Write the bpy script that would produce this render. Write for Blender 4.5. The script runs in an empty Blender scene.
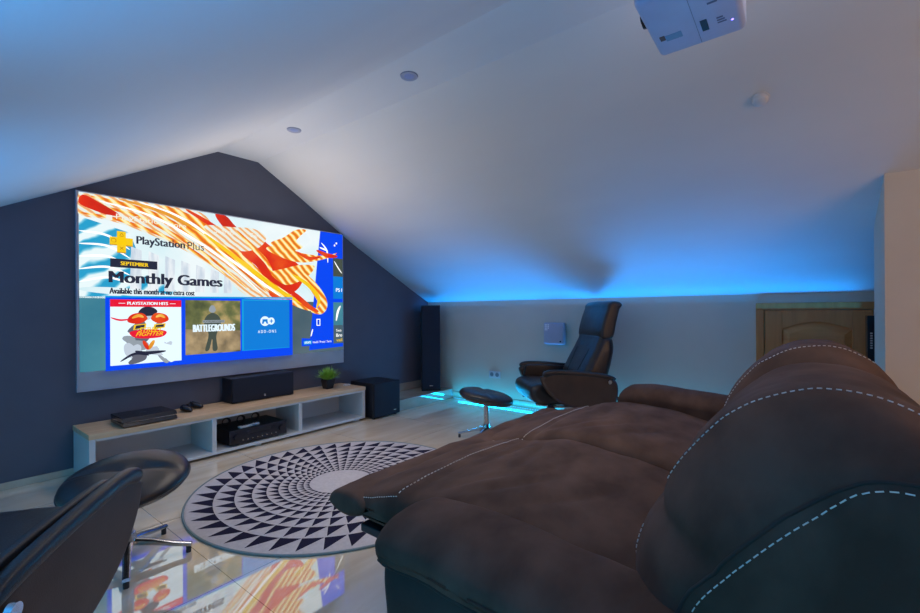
import bpy, bmesh, math, random
from math import sin, cos, pi, radians, sqrt
from mathutils import Vector, Matrix, noise
from mathutils.bvhtree import BVHTree
random.seed(7)
SC = bpy.context.scene
COL = SC.collection

# ------------------------------------------------------------------ camera
cam_d = bpy.data.cameras.new('camera'); cam = bpy.data.objects.new('camera', cam_d); COL.objects.link(cam)
cam_d.sensor_width = 36.0; cam_d.lens = 436.0 / 920.0 * 36.0; cam_d.clip_start = 0.02
cam_d.shift_y = 5.8 / 920.0
HEAD = radians(52.1)
Fv = Vector((sin(HEAD), cos(HEAD), 0)); Rv = Vector((cos(HEAD), -sin(HEAD), 0)); Uv = Vector((0, 0, 1))
ROLL = radians(-0.35)
r2 = Rv * cos(ROLL) + Uv * sin(ROLL); u2 = -Rv * sin(ROLL) + Uv * cos(ROLL)
m = Matrix((r2, u2, -Fv)).transposed().to_4x4(); m.translation = Vector((0, 0, 1.1))
cam.matrix_world = m
SC.camera = cam

# ------------------------------------------------------------------ world, exposure
w = bpy.data.worlds.new('world'); SC.world = w; w.use_nodes = True
w.node_tree.nodes['Background'].inputs[0].default_value = (0.5, 0.6, 0.8, 1)
w.node_tree.nodes['Background'].inputs[1].default_value = 0.05
SC.view_settings.view_transform = 'Standard'; SC.view_settings.look = 'None'
SC.view_settings.exposure = 0.0; SC.view_settings.gamma = 1.0; SC.view_settings.use_curve_mapping = False

def area(name, loc, direction, sx, sy, power, col, spread=180, up=None):
    l = bpy.data.lights.new(name, 'AREA'); l.shape = 'RECTANGLE'; l.size = sx; l.size_y = sy
    l.energy = power; l.color = col; l.spread = radians(spread)
    o = bpy.data.objects.new(name, l); COL.objects.link(o)
    d = Vector(direction).normalized()
    ya = Vector(up or (0, 1, 0)); ya = (ya - d * ya.dot(d)).normalized(); xa = ya.cross(-d)
    o.rotation_euler = Matrix((xa, ya, -d)).transposed().to_euler(); o.location = loc
    return o
CY = (0.0, 0.42, 1.0)
# cyan light strips along the foot of both knee walls, plus one added high fill (size_y runs along the wall)
area('led_wash_right', (4.35, 1.80, 0.03), (-0.32, 0, 1), 0.03, 4.0, 12, (0.0, 0.28, 1.0), 54)
area('cyan_fill_right', (4.34, 1.80, 1.11), (-0.55, 0, 1), 0.02, 4.3, 6.0, (0.0, 0.29, 1.0), 125)  # added unseen lamp, fills the recliner's shadow on the blue ceiling band
area('led_wall_glow', (4.26, 1.95, 0.02), (0.80, 0, 0.60), 0.02, 3.1, 3.2, (0.0, 0.55, 1.0), 130)
area('led_floor_glow', (4.335, 1.9, 0.03), (-1, 0, 0.6), 0.02, 3.0, 10, (0.0, 0.42, 1.0), 170)
area('led_wash_left', (-0.50, 1.2, 0.05), (0.12, 0, 1), 0.03, 4.6, 42, (0.0, 0.36, 1.0), 95)
area('led_glow_left', (-0.55, 1.2, 0.05), (1, 0, 0.25), 0.03, 4.6, 5, (0.0, 0.7, 1.0), 150)
# added unseen lamp boosting the picture's light on the slopes around it
area('screen_glow_fill', (1.87, 3.82, 1.45), (0, -0.50, 0.86), 2.0, 0.22, 15, (1.0, 0.89, 0.80), 160, (1, 0, 0))
# warm lamp light of the room behind the camera, then an added soft downward fill where no lamp burns
area('warm_room_light', (1.6, -2.3, 1.5), (0.35, 1, -0.05), 1.6, 1.0, 18, (1.0, 0.58, 0.34), 170, (0, 0, 1))
area('soft_down_fill', (1.87, 1.7, 2.46), (0, 0, -1), 0.28, 3.6, 13, (1.0, 0.88, 0.80), 95)

# ------------------------------------------------------------------ helpers
def tag(o, label=None, cat=None, group=None, kind=None):
    if label: o['label'] = label
    if cat: o['category'] = cat
    if group: o['group'] = group
    if kind: o['kind'] = kind
    return o

def nt(name):
    m = bpy.data.materials.new(name); m.use_nodes = True
    t = m.node_tree; return m, t.nodes, t.links, t.nodes['Principled BSDF']

def mat(name, col, rough=0.5, metal=0.0, spec=0.5, col2=None, nscale=8.0, stretch=(1, 1, 1), bump=0.0, bscale=60.0, coat=0.0, sheen=0.0, ior=None):
    m, N, L, b = nt(name)
    b.inputs['Base Color'].default_value = (*col, 1); b.inputs['Roughness'].default_value = rough
    b.inputs['Metallic'].default_value = metal; b.inputs['Specular IOR Level'].default_value = spec
    b.inputs['Coat Weight'].default_value = coat
    if ior: b.inputs['IOR'].default_value = ior
    if sheen:
        b.inputs['Sheen Weight'].default_value = sheen; b.inputs['Sheen Roughness'].default_value = 0.4
    tc = N.new('ShaderNodeTexCoord'); mp = N.new('ShaderNodeMapping'); mp.inputs['Scale'].default_value = stretch
    L.new(tc.outputs['Object'], mp.inputs['Vector'])
    c2 = col2 if col2 else tuple(c * 0.92 for c in col)
    n = N.new('ShaderNodeTexNoise'); n.inputs['Scale'].default_value = nscale; n.inputs['Detail'].default_value = 5
    L.new(mp.outputs[0], n.inputs['Vector'])
    r = N.new('ShaderNodeValToRGB'); r.color_ramp.elements[0].position = 0.35; r.color_ramp.elements[1].position = 0.68
    r.color_ramp.elements[0].color = (*col, 1); r.color_ramp.elements[1].color = (*c2, 1)
    L.new(n.outputs[0], r.inputs[0]); L.new(r.outputs[0], b.inputs['Base Color'])
    if bump:
        n2 = N.new('ShaderNodeTexNoise'); n2.inputs['Scale'].default_value = bscale; n2.inputs['Detail'].default_value = 4
        L.new(mp.outputs[0], n2.inputs['Vector'])
        bp = N.new('ShaderNodeBump'); bp.inputs['Strength'].default_value = bump; bp.inputs['Distance'].default_value = 0.004
        L.new(n2.outputs[0], bp.inputs['Height']); L.new(bp.outputs[0], b.inputs['Normal'])
    return m

def emat(name, col, s=1.0):
    m, N, L, b = nt(name)
    b.inputs['Base Color'].default_value = (0.02, 0.02, 0.02, 1); b.inputs['Roughness'].default_value = 0.9
    b.inputs['Specular IOR Level'].default_value = 0.0
    b.inputs['Emission Color'].default_value = (*col, 1); b.inputs['Emission Strength'].default_value = s
    return m

def emat_ramp(name, stops, s, scale, kind='wave', stretch=(1, 1, 1), rot=0.0, dist=3.0):
    m, N, L, b = nt(name)
    b.inputs['Base Color'].default_value = (0.02, 0.02, 0.02, 1); b.inputs['Specular IOR Level'].default_value = 0.0
    tc = N.new('ShaderNodeTexCoord'); mp = N.new('ShaderNodeMapping'); mp.inputs['Scale'].default_value = stretch
    mp.inputs['Rotation'].default_value = (0, rot, 0)
    L.new(tc.outputs['Object'], mp.inputs['Vector'])
    if kind == 'wave':
        t = N.new('ShaderNodeTexWave'); t.bands_direction = 'Z'; t.inputs['Scale'].default_value = scale
        t.inputs['Distortion'].default_value = dist; t.inputs['Detail'].default_value = 3; t.inputs['Detail Scale'].default_value = 1.2
    else:
        t = N.new('ShaderNodeTexNoise'); t.inputs['Scale'].default_value = scale; t.inputs['Detail'].default_value = 6
    L.new(mp.outputs[0], t.inputs['Vector'])
    r = N.new('ShaderNodeValToRGB'); el = r.color_ramp.elements
    while len(el) < len(stops): el.new(0.5)
    for e, (p, c) in zip(el, stops): e.position = p; e.color = (*c, 1)
    L.new(t.outputs[0 if kind != 'wave' else 1], r.inputs[0])
    L.new(r.outputs[0], b.inputs['Emission Color']); b.inputs['Emission Strength'].default_value = s
    return m

def srgb(r, g, b):
    f = lambda c: (c / 255 / 12.92) if c <= 10 else ((c / 255 + 0.055) / 1.055) ** 2.4
    return (f(r), f(g), f(b))

def link(name, bm, m, parent=None, smooth=False, angle=None, mats=None):
    me = bpy.data.meshes.new(name)
    bmesh.ops.recalc_face_normals(bm, faces=bm.faces[:])
    bm.to_mesh(me); bm.free()
    for mm in (mats or [m]): me.materials.append(mm)
    o = bpy.data.objects.new(name, me); COL.objects.link(o)
    if parent is not None: o.parent = parent
    if smooth:
        me.polygons.foreach_set('use_smooth', [True] * len(me.polygons))
        if angle: me.set_sharp_from_angle(angle=radians(angle))
    return o

def thing(name, label, cat, loc=(0, 0, 0), rz=0.0, group=None):
    o = bpy.data.objects.new(name, None); COL.objects.link(o); o.empty_display_size = 0.1
    o.location = loc; o.rotation_euler = (0, 0, rz)
    return tag(o, label, cat, group)

def rebase(root, loc):
    """children were modelled in world coordinates: move the root's base to loc and keep them in place"""
    v = Vector(loc)
    for ch in root.children:
        ch.data.transform(Matrix.Translation(-v))
        for g in ch.children: g.data.transform(Matrix.Translation(-v))
    root.location = v

def copy_thing(root, loc, rz, label):
    c = root.copy(); COL.objects.link(c); c.location = loc; c.rotation_euler = (0, 0, rz); c['label'] = label
    for ch in root.children:
        k = ch.copy(); COL.objects.link(k); k.parent = c
        for g in ch.children:
            q = g.copy(); COL.objects.link(q); q.parent = k
    return c

def box(bm, x0, x1, y0, y1, z0, z1, bev=0.0, M=None, seg=2):
    T = Matrix.Translation(((x0 + x1) / 2, (y0 + y1) / 2, (z0 + z1) / 2)) @ Matrix.Diagonal((x1 - x0, y1 - y0, z1 - z0, 1))
    if M is not None: T = M @ T
    r = bmesh.ops.create_cube(bm, size=1.0, matrix=T)
    if bev:
        vs = set(r['verts']); es = [e for e in bm.edges if e.verts[0] in vs and e.verts[1] in vs]
        bmesh.ops.bevel(bm, geom=es, offset=bev, segments=seg, affect='EDGES', profile=0.5)

def cyl(bm, p0, p1, r0, r1=None, seg=20, cap=True):
    p0 = Vector(p0); p1 = Vector(p1); d = p1 - p0
    T = Matrix.Translation((p0 + p1) / 2) @ d.to_track_quat('Z', 'Y').to_matrix().to_4x4()
    bmesh.ops.create_cone(bm, cap_ends=cap, segments=seg, radius1=r0, radius2=r0 if r1 is None else r1, depth=d.length, matrix=T)

def lathe(bm, prof, seg=40, center=(0, 0, 0), sx=1.0, sy=1.0):
    rings = []
    for r, z in prof:
        rings.append([bm.verts.new((center[0] + sx * r * cos(2 * pi * i / seg), center[1] + sy * r * sin(2 * pi * i / seg), center[2] + z)) for i in range(seg)])
    for a, b in zip(rings, rings[1:]):
        for i in range(seg): bm.faces.new((a[i], a[(i + 1) % seg], b[(i + 1) % seg], b[i]))
    if prof[0][0] > 1e-4: bm.faces.new(rings[0][::-1])
    if prof[-1][0] > 1e-4: bm.faces.new(rings[-1])

def tube(bm, pts, r, seg=8, closed=False):
    pts = [Vector(p) for p in pts]; rings = []
    n = len(pts); pn = None
    for i, p in enumerate(pts):
        a = pts[i - 1] if (i > 0 or closed) else p; b = pts[(i + 1) % n] if (i < n - 1 or closed) else p
        t = (b - a).normalized()
        if pn is None: pn = t.orthogonal().normalized()
        pn = (pn - t * pn.dot(t)).normalized(); bn = t.cross(pn)
        rr = r[i] if isinstance(r, (list, tuple)) else r
        rings.append([bm.verts.new(p + (pn * cos(2 * pi * k / seg) + bn * sin(2 * pi * k / seg)) * rr) for k in range(seg)])
    m = n if closed else n - 1
    for i in range(m):
        a = rings[i]; b = rings[(i + 1) % n]
        for k in range(seg): bm.faces.new((a[k], a[(k + 1) % seg], b[(k + 1) % seg], b[k]))
    if not closed:
        bm.faces.new(rings[0][::-1]); bm.faces.new(rings[-1])

def catmull(P, n, closed=False):
    P = [Vector(p) for p in P]; out = []; m = len(P)
    segs = m if closed else m - 1
    for k in range(n):
        t = k / (n if closed else n - 1) * segs
        i = min(int(t), segs - 1); f = t - i
        g = lambda j: P[j % m] if closed else P[max(0, min(m - 1, j))]
        p0, p1, p2, p3 = g(i - 1), g(i), g(i + 1), g(i + 2)
        out.append(0.5 * ((2 * p1) + (p2 - p0) * f + (2 * p0 - 5 * p1 + 4 * p2 - p3) * f * f + (3 * p1 - p0 - 3 * p2 + p3) * f ** 3))
    return out

def even(P, n):
    """resample closed polyline evenly"""
    m = len(P); L = [0.0]
    for i in range(m): L.append(L[-1] + (P[(i + 1) % m] - P[i]).length)
    out = []; j = 0
    for k in range(n):
        t = k / n * L[-1]
        while L[j + 1] < t: j += 1
        f = (t - L[j]) / max(1e-9, L[j + 1] - L[j])
        out.append(P[j].lerp(P[(j + 1) % m], f))
    return out

def soft(profile, x0, x1, r=0.05, puff=0.01, ns=40, npf=110, axis='X', wrinkle=0.004, wsc=(6, 6, 6), edge=None, shape=None, seed=0.0, r1=None, folds=()):
    """upholstered body: a smooth closed profile swept along an axis, with fully rounded ends, a soft belly and folds"""
    P = even(catmull([Vector((a, b)) for a, b in profile], 400, True), npf)
    n = len(P); area2 = sum(P[i].x * P[(i + 1) % n].y - P[(i + 1) % n].x * P[i].y for i in range(n))
    sg = 1 if area2 > 0 else -1
    NM = []
    for i in range(n):
        t = (P[(i + 2) % n] - P[i - 2]).normalized(); NM.append(Vector((t.y, -t.x)) * sg)
    r1 = r if r1 is None else r1
    st = []
    for k in range(9):
        a = k / 8 * pi / 2; st.append((x0 + r * (1 - cos(a)), r * (1 - sin(a))))
    for k in range(1, ns): st.append((x0 + r + (x1 - x0 - r - r1) * k / ns, 0.0))
    for k in range(9):
        a = (8 - k) / 8 * pi / 2; st.append((x1 - r1 * (1 - cos(a)), r1 * (1 - sin(a))))
    bm = bmesh.new(); rings = []
    for x, ins in st:
        s = (x - x0) / (x1 - x0); bel = puff * (1 - (2 * s - 1) ** 4)
        ring = []
        for i in range(n):
            q = P[i] + NM[i] * (bel - ins)
            v = Vector((x, q.x, q.y)) if axis == 'X' else Vector((q.x, x, q.y)) if axis == 'Y' else Vector((q.x, q.y, x))
            if shape: v = shape(v, s)
            ring.append(v)
        rings.append(ring)
    FC = [([(a[0] * (1 - t) ** 2 + 2 * b[0] * t * (1 - t) + c[0] * t * t, a[1] * (1 - t) ** 2 + 2 * b[1] * t * (1 - t) + c[1] * t * t) for t in [k / 25 for k in range(26)]], fw, fm) for a, b, c, fw, fm in folds]
    # folds
    out = []
    for k, ring in enumerate(rings):
        rr = []
        for i, v in enumerate(ring):
            a = ring[(i + 1) % n] - ring[i - 1]
            b = rings[min(k + 1, len(rings) - 1)][i] - rings[max(k - 1, 0)][i]
            nn = a.cross(b)
            nn = nn.normalized() if nn.length > 1e-9 else Vector((0, 0, 1))
            w_ = noise.fractal(Vector((v.x * wsc[0] + seed, v.y * wsc[1], v.z * wsc[2])), 1.0, 2.1, 3) * wrinkle
            for pts_, fw, fm in FC:
                if abs(nn.z) < .25 or abs(v.x - pts_[12][0]) > .5: continue
                best, bt = min(((v.x - c_[0]) ** 2 + (v.y - c_[1]) ** 2, k_) for k_, c_ in enumerate(pts_))
                if best < 9 * fw * fw: w_ += fm * math.exp(-best / (fw * fw)) * sin(pi * (bt + 1) / 27) * (1 if nn.z > 0 else -1)
            rr.append(bm.verts.new(v + nn * w_))
        out.append(rr)
    for a, b in zip(out, out[1:]):
        for i in range(n): bm.faces.new((a[i], a[(i + 1) % n], b[(i + 1) % n], b[i]))
    bm.faces.new(out[0][::-1]); bm.faces.new(out[-1])
    return bm

def bvh_of(bm): return BVHTree.FromBMesh(bm)

def stitches(bm, tree, pts, dash=0.010, gap=0.006, r=0.0014, lift=0.0014, out=None):
    """thread dashes laid on a surface along a path"""
    P = catmull(pts, 240); S = []
    for p in P:
        h = tree.find_nearest(p); nn_ = h[1]
        if (out and nn_.dot(Vector(out)) < 0): nn_ = -nn_
        S.append(h[0] + nn_ * lift)
    L = [0.0]
    for a, b in zip(S, S[1:]): L.append(L[-1] + (b - a).length)
    def at(t):
        for j in range(len(S) - 1):
            if L[j + 1] >= t: return S[j].lerp(S[j + 1], (t - L[j]) / max(1e-9, L[j + 1] - L[j]))
        return S[-1]
    t = 0.0
    while t + dash < L[-1]:
        a, b = at(t), at(t + dash)
        if (b - a).length > 1e-4: tube(bm, [a, a.lerp(b, .5), b], r, 5)
        t += dash + gap

def text_bm(bm, s, x, z, wdt, hgt, place, bold=0.0, shear=0.0, midx=0):
    """text as flat faces; place(u, v) gives the 3D point; fitted to the box wdt x hgt with its lower left at x, z"""
    cu = bpy.data.curves.new('t', 'FONT'); cu.body = s; cu.offset = bold; cu.shear = shear; cu.resolution_u = 3
    o = bpy.data.objects.new('t', cu); COL.objects.link(o)
    dg = bpy.context.evaluated_depsgraph_get(); me = o.evaluated_get(dg).to_mesh()
    vs = [v.co.copy() for v in me.vertices]; fs = [tuple(p.vertices) for p in me.polygons]
    o.evaluated_get(dg).to_mesh_clear(); bpy.data.objects.remove(o); bpy.data.curves.remove(cu)
    if not vs: return
    a = min(v.x for v in vs); b = max(v.x for v in vs); c = min(v.y for v in vs); d = max(v.y for v in vs)
    nv = [bm.verts.new(place(x + (v.x - a) / (b - a) * wdt, z + (v.y - c) / (d - c) * hgt)) for v in vs]
    for f in fs:
        if len(set(f)) == len(f):
            try: F = bm.faces.new([nv[i] for i in f]); F.material_index = midx
            except ValueError: pass

# ------------------------------------------------------------------ materials
M_wallcream = mat('cream_wall_paint', (0.60, 0.54, 0.45), 0.75, col2=(0.58, 0.52, 0.43), nscale=3, bump=0.08, bscale=180)
M_ceil = mat('white_ceiling_paint', (0.68, 0.68, 0.68), 0.7, col2=(0.64, 0.64, 0.645), nscale=2.2, bump=0.06, bscale=120, stretch=(1, 0.35, 1))
M_dark = mat('slate_wall_paint', (0.100, 0.106, 0.145), 0.75, col2=(0.092, 0.098, 0.135), nscale=5, bump=0.05, bscale=200)
M_black = mat('black_vinyl', (0.008, 0.010, 0.018), 0.42, col2=(0.006, 0.008, 0.014), nscale=30)
M_grille = mat('black_speaker_cloth', (0.006, 0.010, 0.024), 0.8, col2=(0.009, 0.013, 0.03), nscale=400, bump=0.2, bscale=500)
M_gloss = mat('black_gloss_plastic', (0.010, 0.012, 0.022), 0.22, col2=(0.012, 0.014, 0.024), nscale=5)
M_leather = mat('black_leather', (0.014, 0.012, 0.014), 0.33, col2=(0.020, 0.016, 0.017), nscale=14, bump=0.22, bscale=260, spec=0.6)
M_shell = mat('dark_brown_leather', (0.056, 0.031, 0.020), 0.55, col2=(0.074, 0.044, 0.030), nscale=9, bump=0.2, bscale=300, spec=0.5)
M_piping = mat('indigo_piping', (0.02, 0.02, 0.10), 0.4)
M_chrome = mat('chrome', (0.62, 0.64, 0.68), 0.14, metal=1.0, col2=(0.56, 0.58, 0.62))
M_suede = mat('brown_suede', (0.056, 0.029, 0.020), 0.80, col2=(0.110, 0.062, 0.045), nscale=5.5, stretch=(1, 1.4, 1), bump=0.35, bscale=26, spec=0.25)
M_suede2 = mat('dark_brown_suede', (0.032, 0.023, 0.021), 0.80, col2=(0.052, 0.036, 0.031), nscale=7, bump=0.35, bscale=26, spec=0.25)
M_thread = mat('pale_thread', (0.75, 0.72, 0.66), 0.6)
M_whitelam = mat('white_laminate', (0.60, 0.62, 0.64), 0.38, col2=(0.57, 0.59, 0.61), nscale=2)
M_plastic = mat('white_plastic', (0.62, 0.63, 0.66), 0.35)
M_skirt = mat('cream_marble_skirting', (0.55, 0.49, 0.40), 0.16, col2=(0.45, 0.38, 0.30), nscale=6)
M_brass = mat('brass', (0.6, 0.42, 0.16), 0.25, metal=1.0)
M_soil = mat('potting_soil', (0.03, 0.02, 0.012), 0.9)
M_leaf = mat('grass_leaf', (0.24, 0.50, 0.06), 0.5, col2=(0.40, 0.68, 0.12), nscale=30)

def wood_mat(name, c1, c2, stretch, scale=3.0, rough=0.4):
    m, N, L, b = nt(name)
    tc = N.new('ShaderNodeTexCoord'); mp = N.new('ShaderNodeMapping'); mp.inputs['Scale'].default_value = stretch
    L.new(tc.outputs['Object'], mp.inputs['Vector'])
    n = N.new('ShaderNodeTexNoise'); n.inputs['Scale'].default_value = scale; n.inputs['Detail'].default_value = 8; n.inputs['Distortion'].default_value = 0.6
    L.new(mp.outputs[0], n.inputs['Vector'])
    r = N.new('ShaderNodeValToRGB'); r.color_ramp.elements[0].position = 0.3; r.color_ramp.elements[1].position = 0.7
    r.color_ramp.elements[0].color = (*c1, 1); r.color_ramp.elements[1].color = (*c2, 1)
    L.new(n.outputs[0], r.inputs[0]); L.new(r.outputs[0], b.inputs['Base Color'])
    b.inputs['Roughness'].default_value = rough
    return m
M_oak = wood_mat('light_oak', (0.56, 0.36, 0.20), (0.72, 0.52, 0.33), (1.2, 14, 14), 2.5)
M_door = wood_mat('door_wood', (0.46, 0.17, 0.045), (0.60, 0.25, 0.07), (12, 12, 1.0), 2.2, 0.35)
M_door2 = wood_mat('door_panel_wood', (0.52, 0.20, 0.055), (0.66, 0.29, 0.085), (12, 1.2, 10), 2.2, 0.35)

def floor_mat():
    m, N, L, b = nt('polished_cream_floor_tiles')
    tc = N.new('ShaderNodeTexCoord'); mp = N.new('ShaderNodeMapping')
    mp.inputs['Location'].default_value = (-0.04, -0.25, 0)
    L.new(tc.outputs['Object'], mp.inputs['Vector'])
    br = N.new('ShaderNodeTexBrick'); br.offset = 0.0; br.squash = 1.0
    br.inputs['Scale'].default_value = 1.0; br.inputs['Brick Width'].default_value = 0.8; br.inputs['Row Height'].default_value = 0.8
    br.inputs['Mortar Size'].default_value = 0.0016; br.inputs['Mortar Smooth'].default_value = 0.1
    L.new(mp.outputs[0], br.inputs['Vector'])
    mp2 = N.new('ShaderNodeMapping'); mp2.inputs['Scale'].default_value = (0.7, 3.0, 1); mp2.inputs['Rotation'].default_value = (0, 0, 0.5)
    L.new(tc.outputs['Object'], mp2.inputs['Vector'])
    n = N.new('ShaderNodeTexNoise'); n.inputs['Scale'].default_value = 2.0; n.inputs['Detail'].default_value = 6; n.inputs['Distortion'].default_value = 1.0
    L.new(mp2.outputs[0], n.inputs['Vector'])
    r = N.new('ShaderNodeValToRGB'); r.color_ramp.elements[0].position = 0.3; r.color_ramp.elements[1].position = 0.72
    r.color_ramp.elements[0].color = (0.68, 0.56, 0.42, 1); r.color_ramp.elements[1].color = (0.82, 0.70, 0.55, 1)
    L.new(n.outputs[0], r.inputs[0])
    L.new(r.outputs[0], br.inputs['Color1']); L.new(r.outputs[0], br.inputs['Color2']); br.inputs['Mortar'].default_value = (0.22, 0.18, 0.14, 1)
    L.new(br.outputs['Color'], b.inputs['Base Color'])
    b.inputs['Roughness'].default_value = 0.025; b.inputs['IOR'].default_value = 3.8
    b.inputs['Specular IOR Level'].default_value = 0.5
    return m
M_floor = floor_mat()

# ------------------------------------------------------------------ room shell
G = 3.956; K = 4.38; XL = -0.61; KZ = 1.235; Y0 = -2.6
def struct(name, bm, m, **k): return tag(link(name, bm, m, **k), kind='structure')
bm = bmesh.new(); box(bm, XL - 0.1, K + 0.1, Y0 - 0.1, G + 0.1, -0.10, 0.0); struct('floor', bm, M_floor)
CP = [(XL, 1.235), (0.388, 1.779), (1.693, 2.500), (2.046, 2.503), (2.475, 2.262), (3.09, 1.893), (3.6, 1.632), (4.037, 1.405), (K, KZ)]
# gable wall with the roof's outline
bm = bmesh.new()
out = [(XL - .1, -0.1), (K + .1, -0.1), (K + .1, KZ - 0.03)] + [(x, z) for x, z in CP[::-1]] + [(XL - .1, 1.2)]
fv = [bm.verts.new((x, G, z)) for x, z in out]; bv = [bm.verts.new((x, G + 0.1, z)) for x, z in out]
bm.faces.new(fv); bm.faces.new(bv[::-1])
for i in range(len(fv)): bm.faces.new((fv[i], bv[i], bv[(i + 1) % len(fv)], fv[(i + 1) % len(fv)]))
struct('wall_back', bm, M_dark)
bm = bmesh.new()
fr = [[bm.verts.new((x, y, z + dz)) for x, z in CP] for y, dz in ((Y0, 0), (G, 0), (G, 0.08), (Y0, 0.08))]
for a in range(4):
    for i in range(len(CP) - 1): bm.faces.new((fr[a][i], fr[a][i + 1], fr[(a + 1) % 4][i + 1], fr[(a + 1) % 4][i]))
o = struct('ceiling', bm, M_ceil, smooth=True, angle=9)
bm = bmesh.new(); box(bm, K, K + .1, Y0, G, 0, KZ); struct('wall_right', bm, M_wallcream)
bm = bmesh.new(); box(bm, XL - .1, XL, Y0, G, 0, KZ); struct('wall_left', bm, M_wallcream)
bm = bmesh.new()
out = [(XL - .1, 0), (K + .1, 0), (K + .1, KZ)] + [(x, z) for x, z in CP[::-1]] + [(XL - .1, KZ)]
fv = [bm.verts.new((x, Y0, z)) for x, z in out]; bv = [bm.verts.new((x, Y0 - .1, z)) for x, z in out]
bm.faces.new(fv[::-1]); bm.faces.new(bv)
for i in range(len(fv)): bm.faces.new((fv[i], fv[(i + 1) % len(fv)], bv[(i + 1) % len(fv)], bv[i]))
struct('wall_front', bm, M_wallcream)
# projecting wall stub at the right, its top cut to the slope
bm = bmesh.new()
def cz(x):
    for (a, za), (b, zb) in zip(CP, CP[1:]):
        if a <= x <= b: return za + (zb - za) * (x - a) / (b - a)
    return KZ
for y in (-0.36, -2.6):
    pass
xs = [3.225, 3.35, 3.5, 3.64]
ring = [(3.64, 0), (3.225, 0)] + [(x, cz(x) + 0.004) for x in xs]
a = [bm.verts.new((x, -0.36, z)) for x, z in ring]; b = [bm.verts.new((x, -2.6, z)) for x, z in ring]
bm.faces.new(a); bm.faces.new(b[::-1])
for i in range(len(a)): bm.faces.new((a[i], b[i], b[(i + 1) % len(a)], a[(i + 1) % len(a)]))
struct('wall_stub', bm, M_wallcream)
# skirtings, plinth
bm = bmesh.new(); box(bm, XL, 3.30, G - 0.012, G, 0, 0.025 + 0.02, 0.003); struct('baseboard_back', bm, M_skirt)
bm = bmesh.new(); box(bm, K - 0.014, K, 0.42, 3.526, 0.012, 0.085, 0.003); struct('baseboard_right', bm, M_skirt)
bm = bmesh.new(); box(bm, XL, XL + 0.014, Y0, G - .02, 0, 0.07, 0.003); struct('baseboard_left', bm, M_skirt)
M_plinth = mat('polished_marble_plinth', (0.50, 0.44, 0.36), 0.05, col2=(0.40, 0.34, 0.27), nscale=5, ior=2.6)
bm = bmesh.new(); box(bm, 3.345, K, 3.526, G, 0, 0.12, 0.003)
box(bm, 3.345, K, G - 0.012, G, 0.12, 0.212, 0.003)
struct('trim_1', bm, M_plinth)
# ------------------------------------------------------------------ access door in the knee wall
d0, d1 = -0.46, 0.285
dr = tag(bpy.data.objects.new('door_1', None), kind='structure'); COL.objects.link(dr); dr.location = (K, d0, 0)
def L_(x0, x1, y0, y1, z0, z1, bm, bev=0.003): box(bm, x0 - K, x1 - K, y0 - d0, y1 - d0, z0, z1, bev)
bm = bmesh.new()
L_(K - .03, K, d0, d1, 1.105, 1.16, bm); L_(K - .03, K, d1 - .055, d1, 0, 1.105, bm); L_(K - .03, K, d0, d0 + .03, 0, 1.105, bm)
link('door_frame', bm, M_door, dr)
bm = bmesh.new()
dz0, dz1, dy0, dy1 = 0.02, 1.10, d0 + .035, d1 - .06
st = 0.115
L_(K - .022, K, dy1 - st, dy1, dz0, dz1, bm); L_(K - .022, K, dy0, dy0 + st, dz0, dz1, bm); L_(K - .022, K, dy0 + st, dy1 - st, dz0, dz0 + .12, bm)
# top rail with an arched lower edge
yA, yB = dy0 + st - d0, dy1 - st - d0; NN = 18; T = []; Bv = []
def arch(t): return 0.955 + 0.055 * (sin(pi * t) ** 1.1)
for xx in (-0.022, -0.001):
    T.append([bm.verts.new((xx, yA + (yB - yA) * i / NN, dz1)) for i in range(NN + 1)])
    Bv.append([bm.verts.new((xx, yA + (yB - yA) * i / NN, arch(i / NN))) for i in range(NN + 1)])
for i in range(NN):
    bm.faces.new((T[0][i], T[0][i + 1], Bv[0][i + 1], Bv[0][i])); bm.faces.new((T[1][i], Bv[1][i], Bv[1][i + 1], T[1][i + 1]))
    bm.faces.new((Bv[0][i], Bv[0][i + 1], Bv[1][i + 1], Bv[1][i])); bm.faces.new((T[0][i], T[1][i], T[1][i + 1], T[0][i + 1]))
dl = link('door_leaf', bm, M_door, dr)
bm = bmesh.new()
def panel(bm, ins, x, zb):
    v = []
    for i in range(NN + 1):
        t = i / NN; v.append(bm.verts.new((x, yA + ins + (yB - yA - 2 * ins) * t, arch(t) - ins)))
    v.append(bm.verts.new((x, yB - ins, zb + ins))); v.append(bm.verts.new((x, yA + ins, zb + ins)))
    return v
p0 = panel(bm, 0.0, -0.006, dz0 + .12); p1 = panel(bm, 0.012, -0.010, dz0 + .12); p2 = panel(bm, 0.045, -0.019, dz0 + .12)
for a, b in ((p0, p1), (p1, p2)):
    for i in range(len(a)): bm.faces.new((a[i], a[(i + 1) % len(a)], b[(i + 1) % len(a)], b[i]))
bm.faces.new(p2)
link('door_panel', bm, M_door2, dl)

# slim black upright device beside the door
t = thing('slim_cabinet', 'slim black upright case with small white vertical lettering between access door and wall end', 'cabinet', (4.2, -0.395, 0))
bm = bmesh.new(); box(bm, -0.06, 0.06, -0.02, 0.022, 0, 1.06, 0.004); link('case', bm, M_gloss, t)
bm = bmesh.new()
for q in range(7): box(bm, -0.0615, -0.060, -0.004, 0.008, 0.83 + q * 0.017, 0.839 + q * 0.017)
link('white_mark', bm, M_plastic, t)
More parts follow.
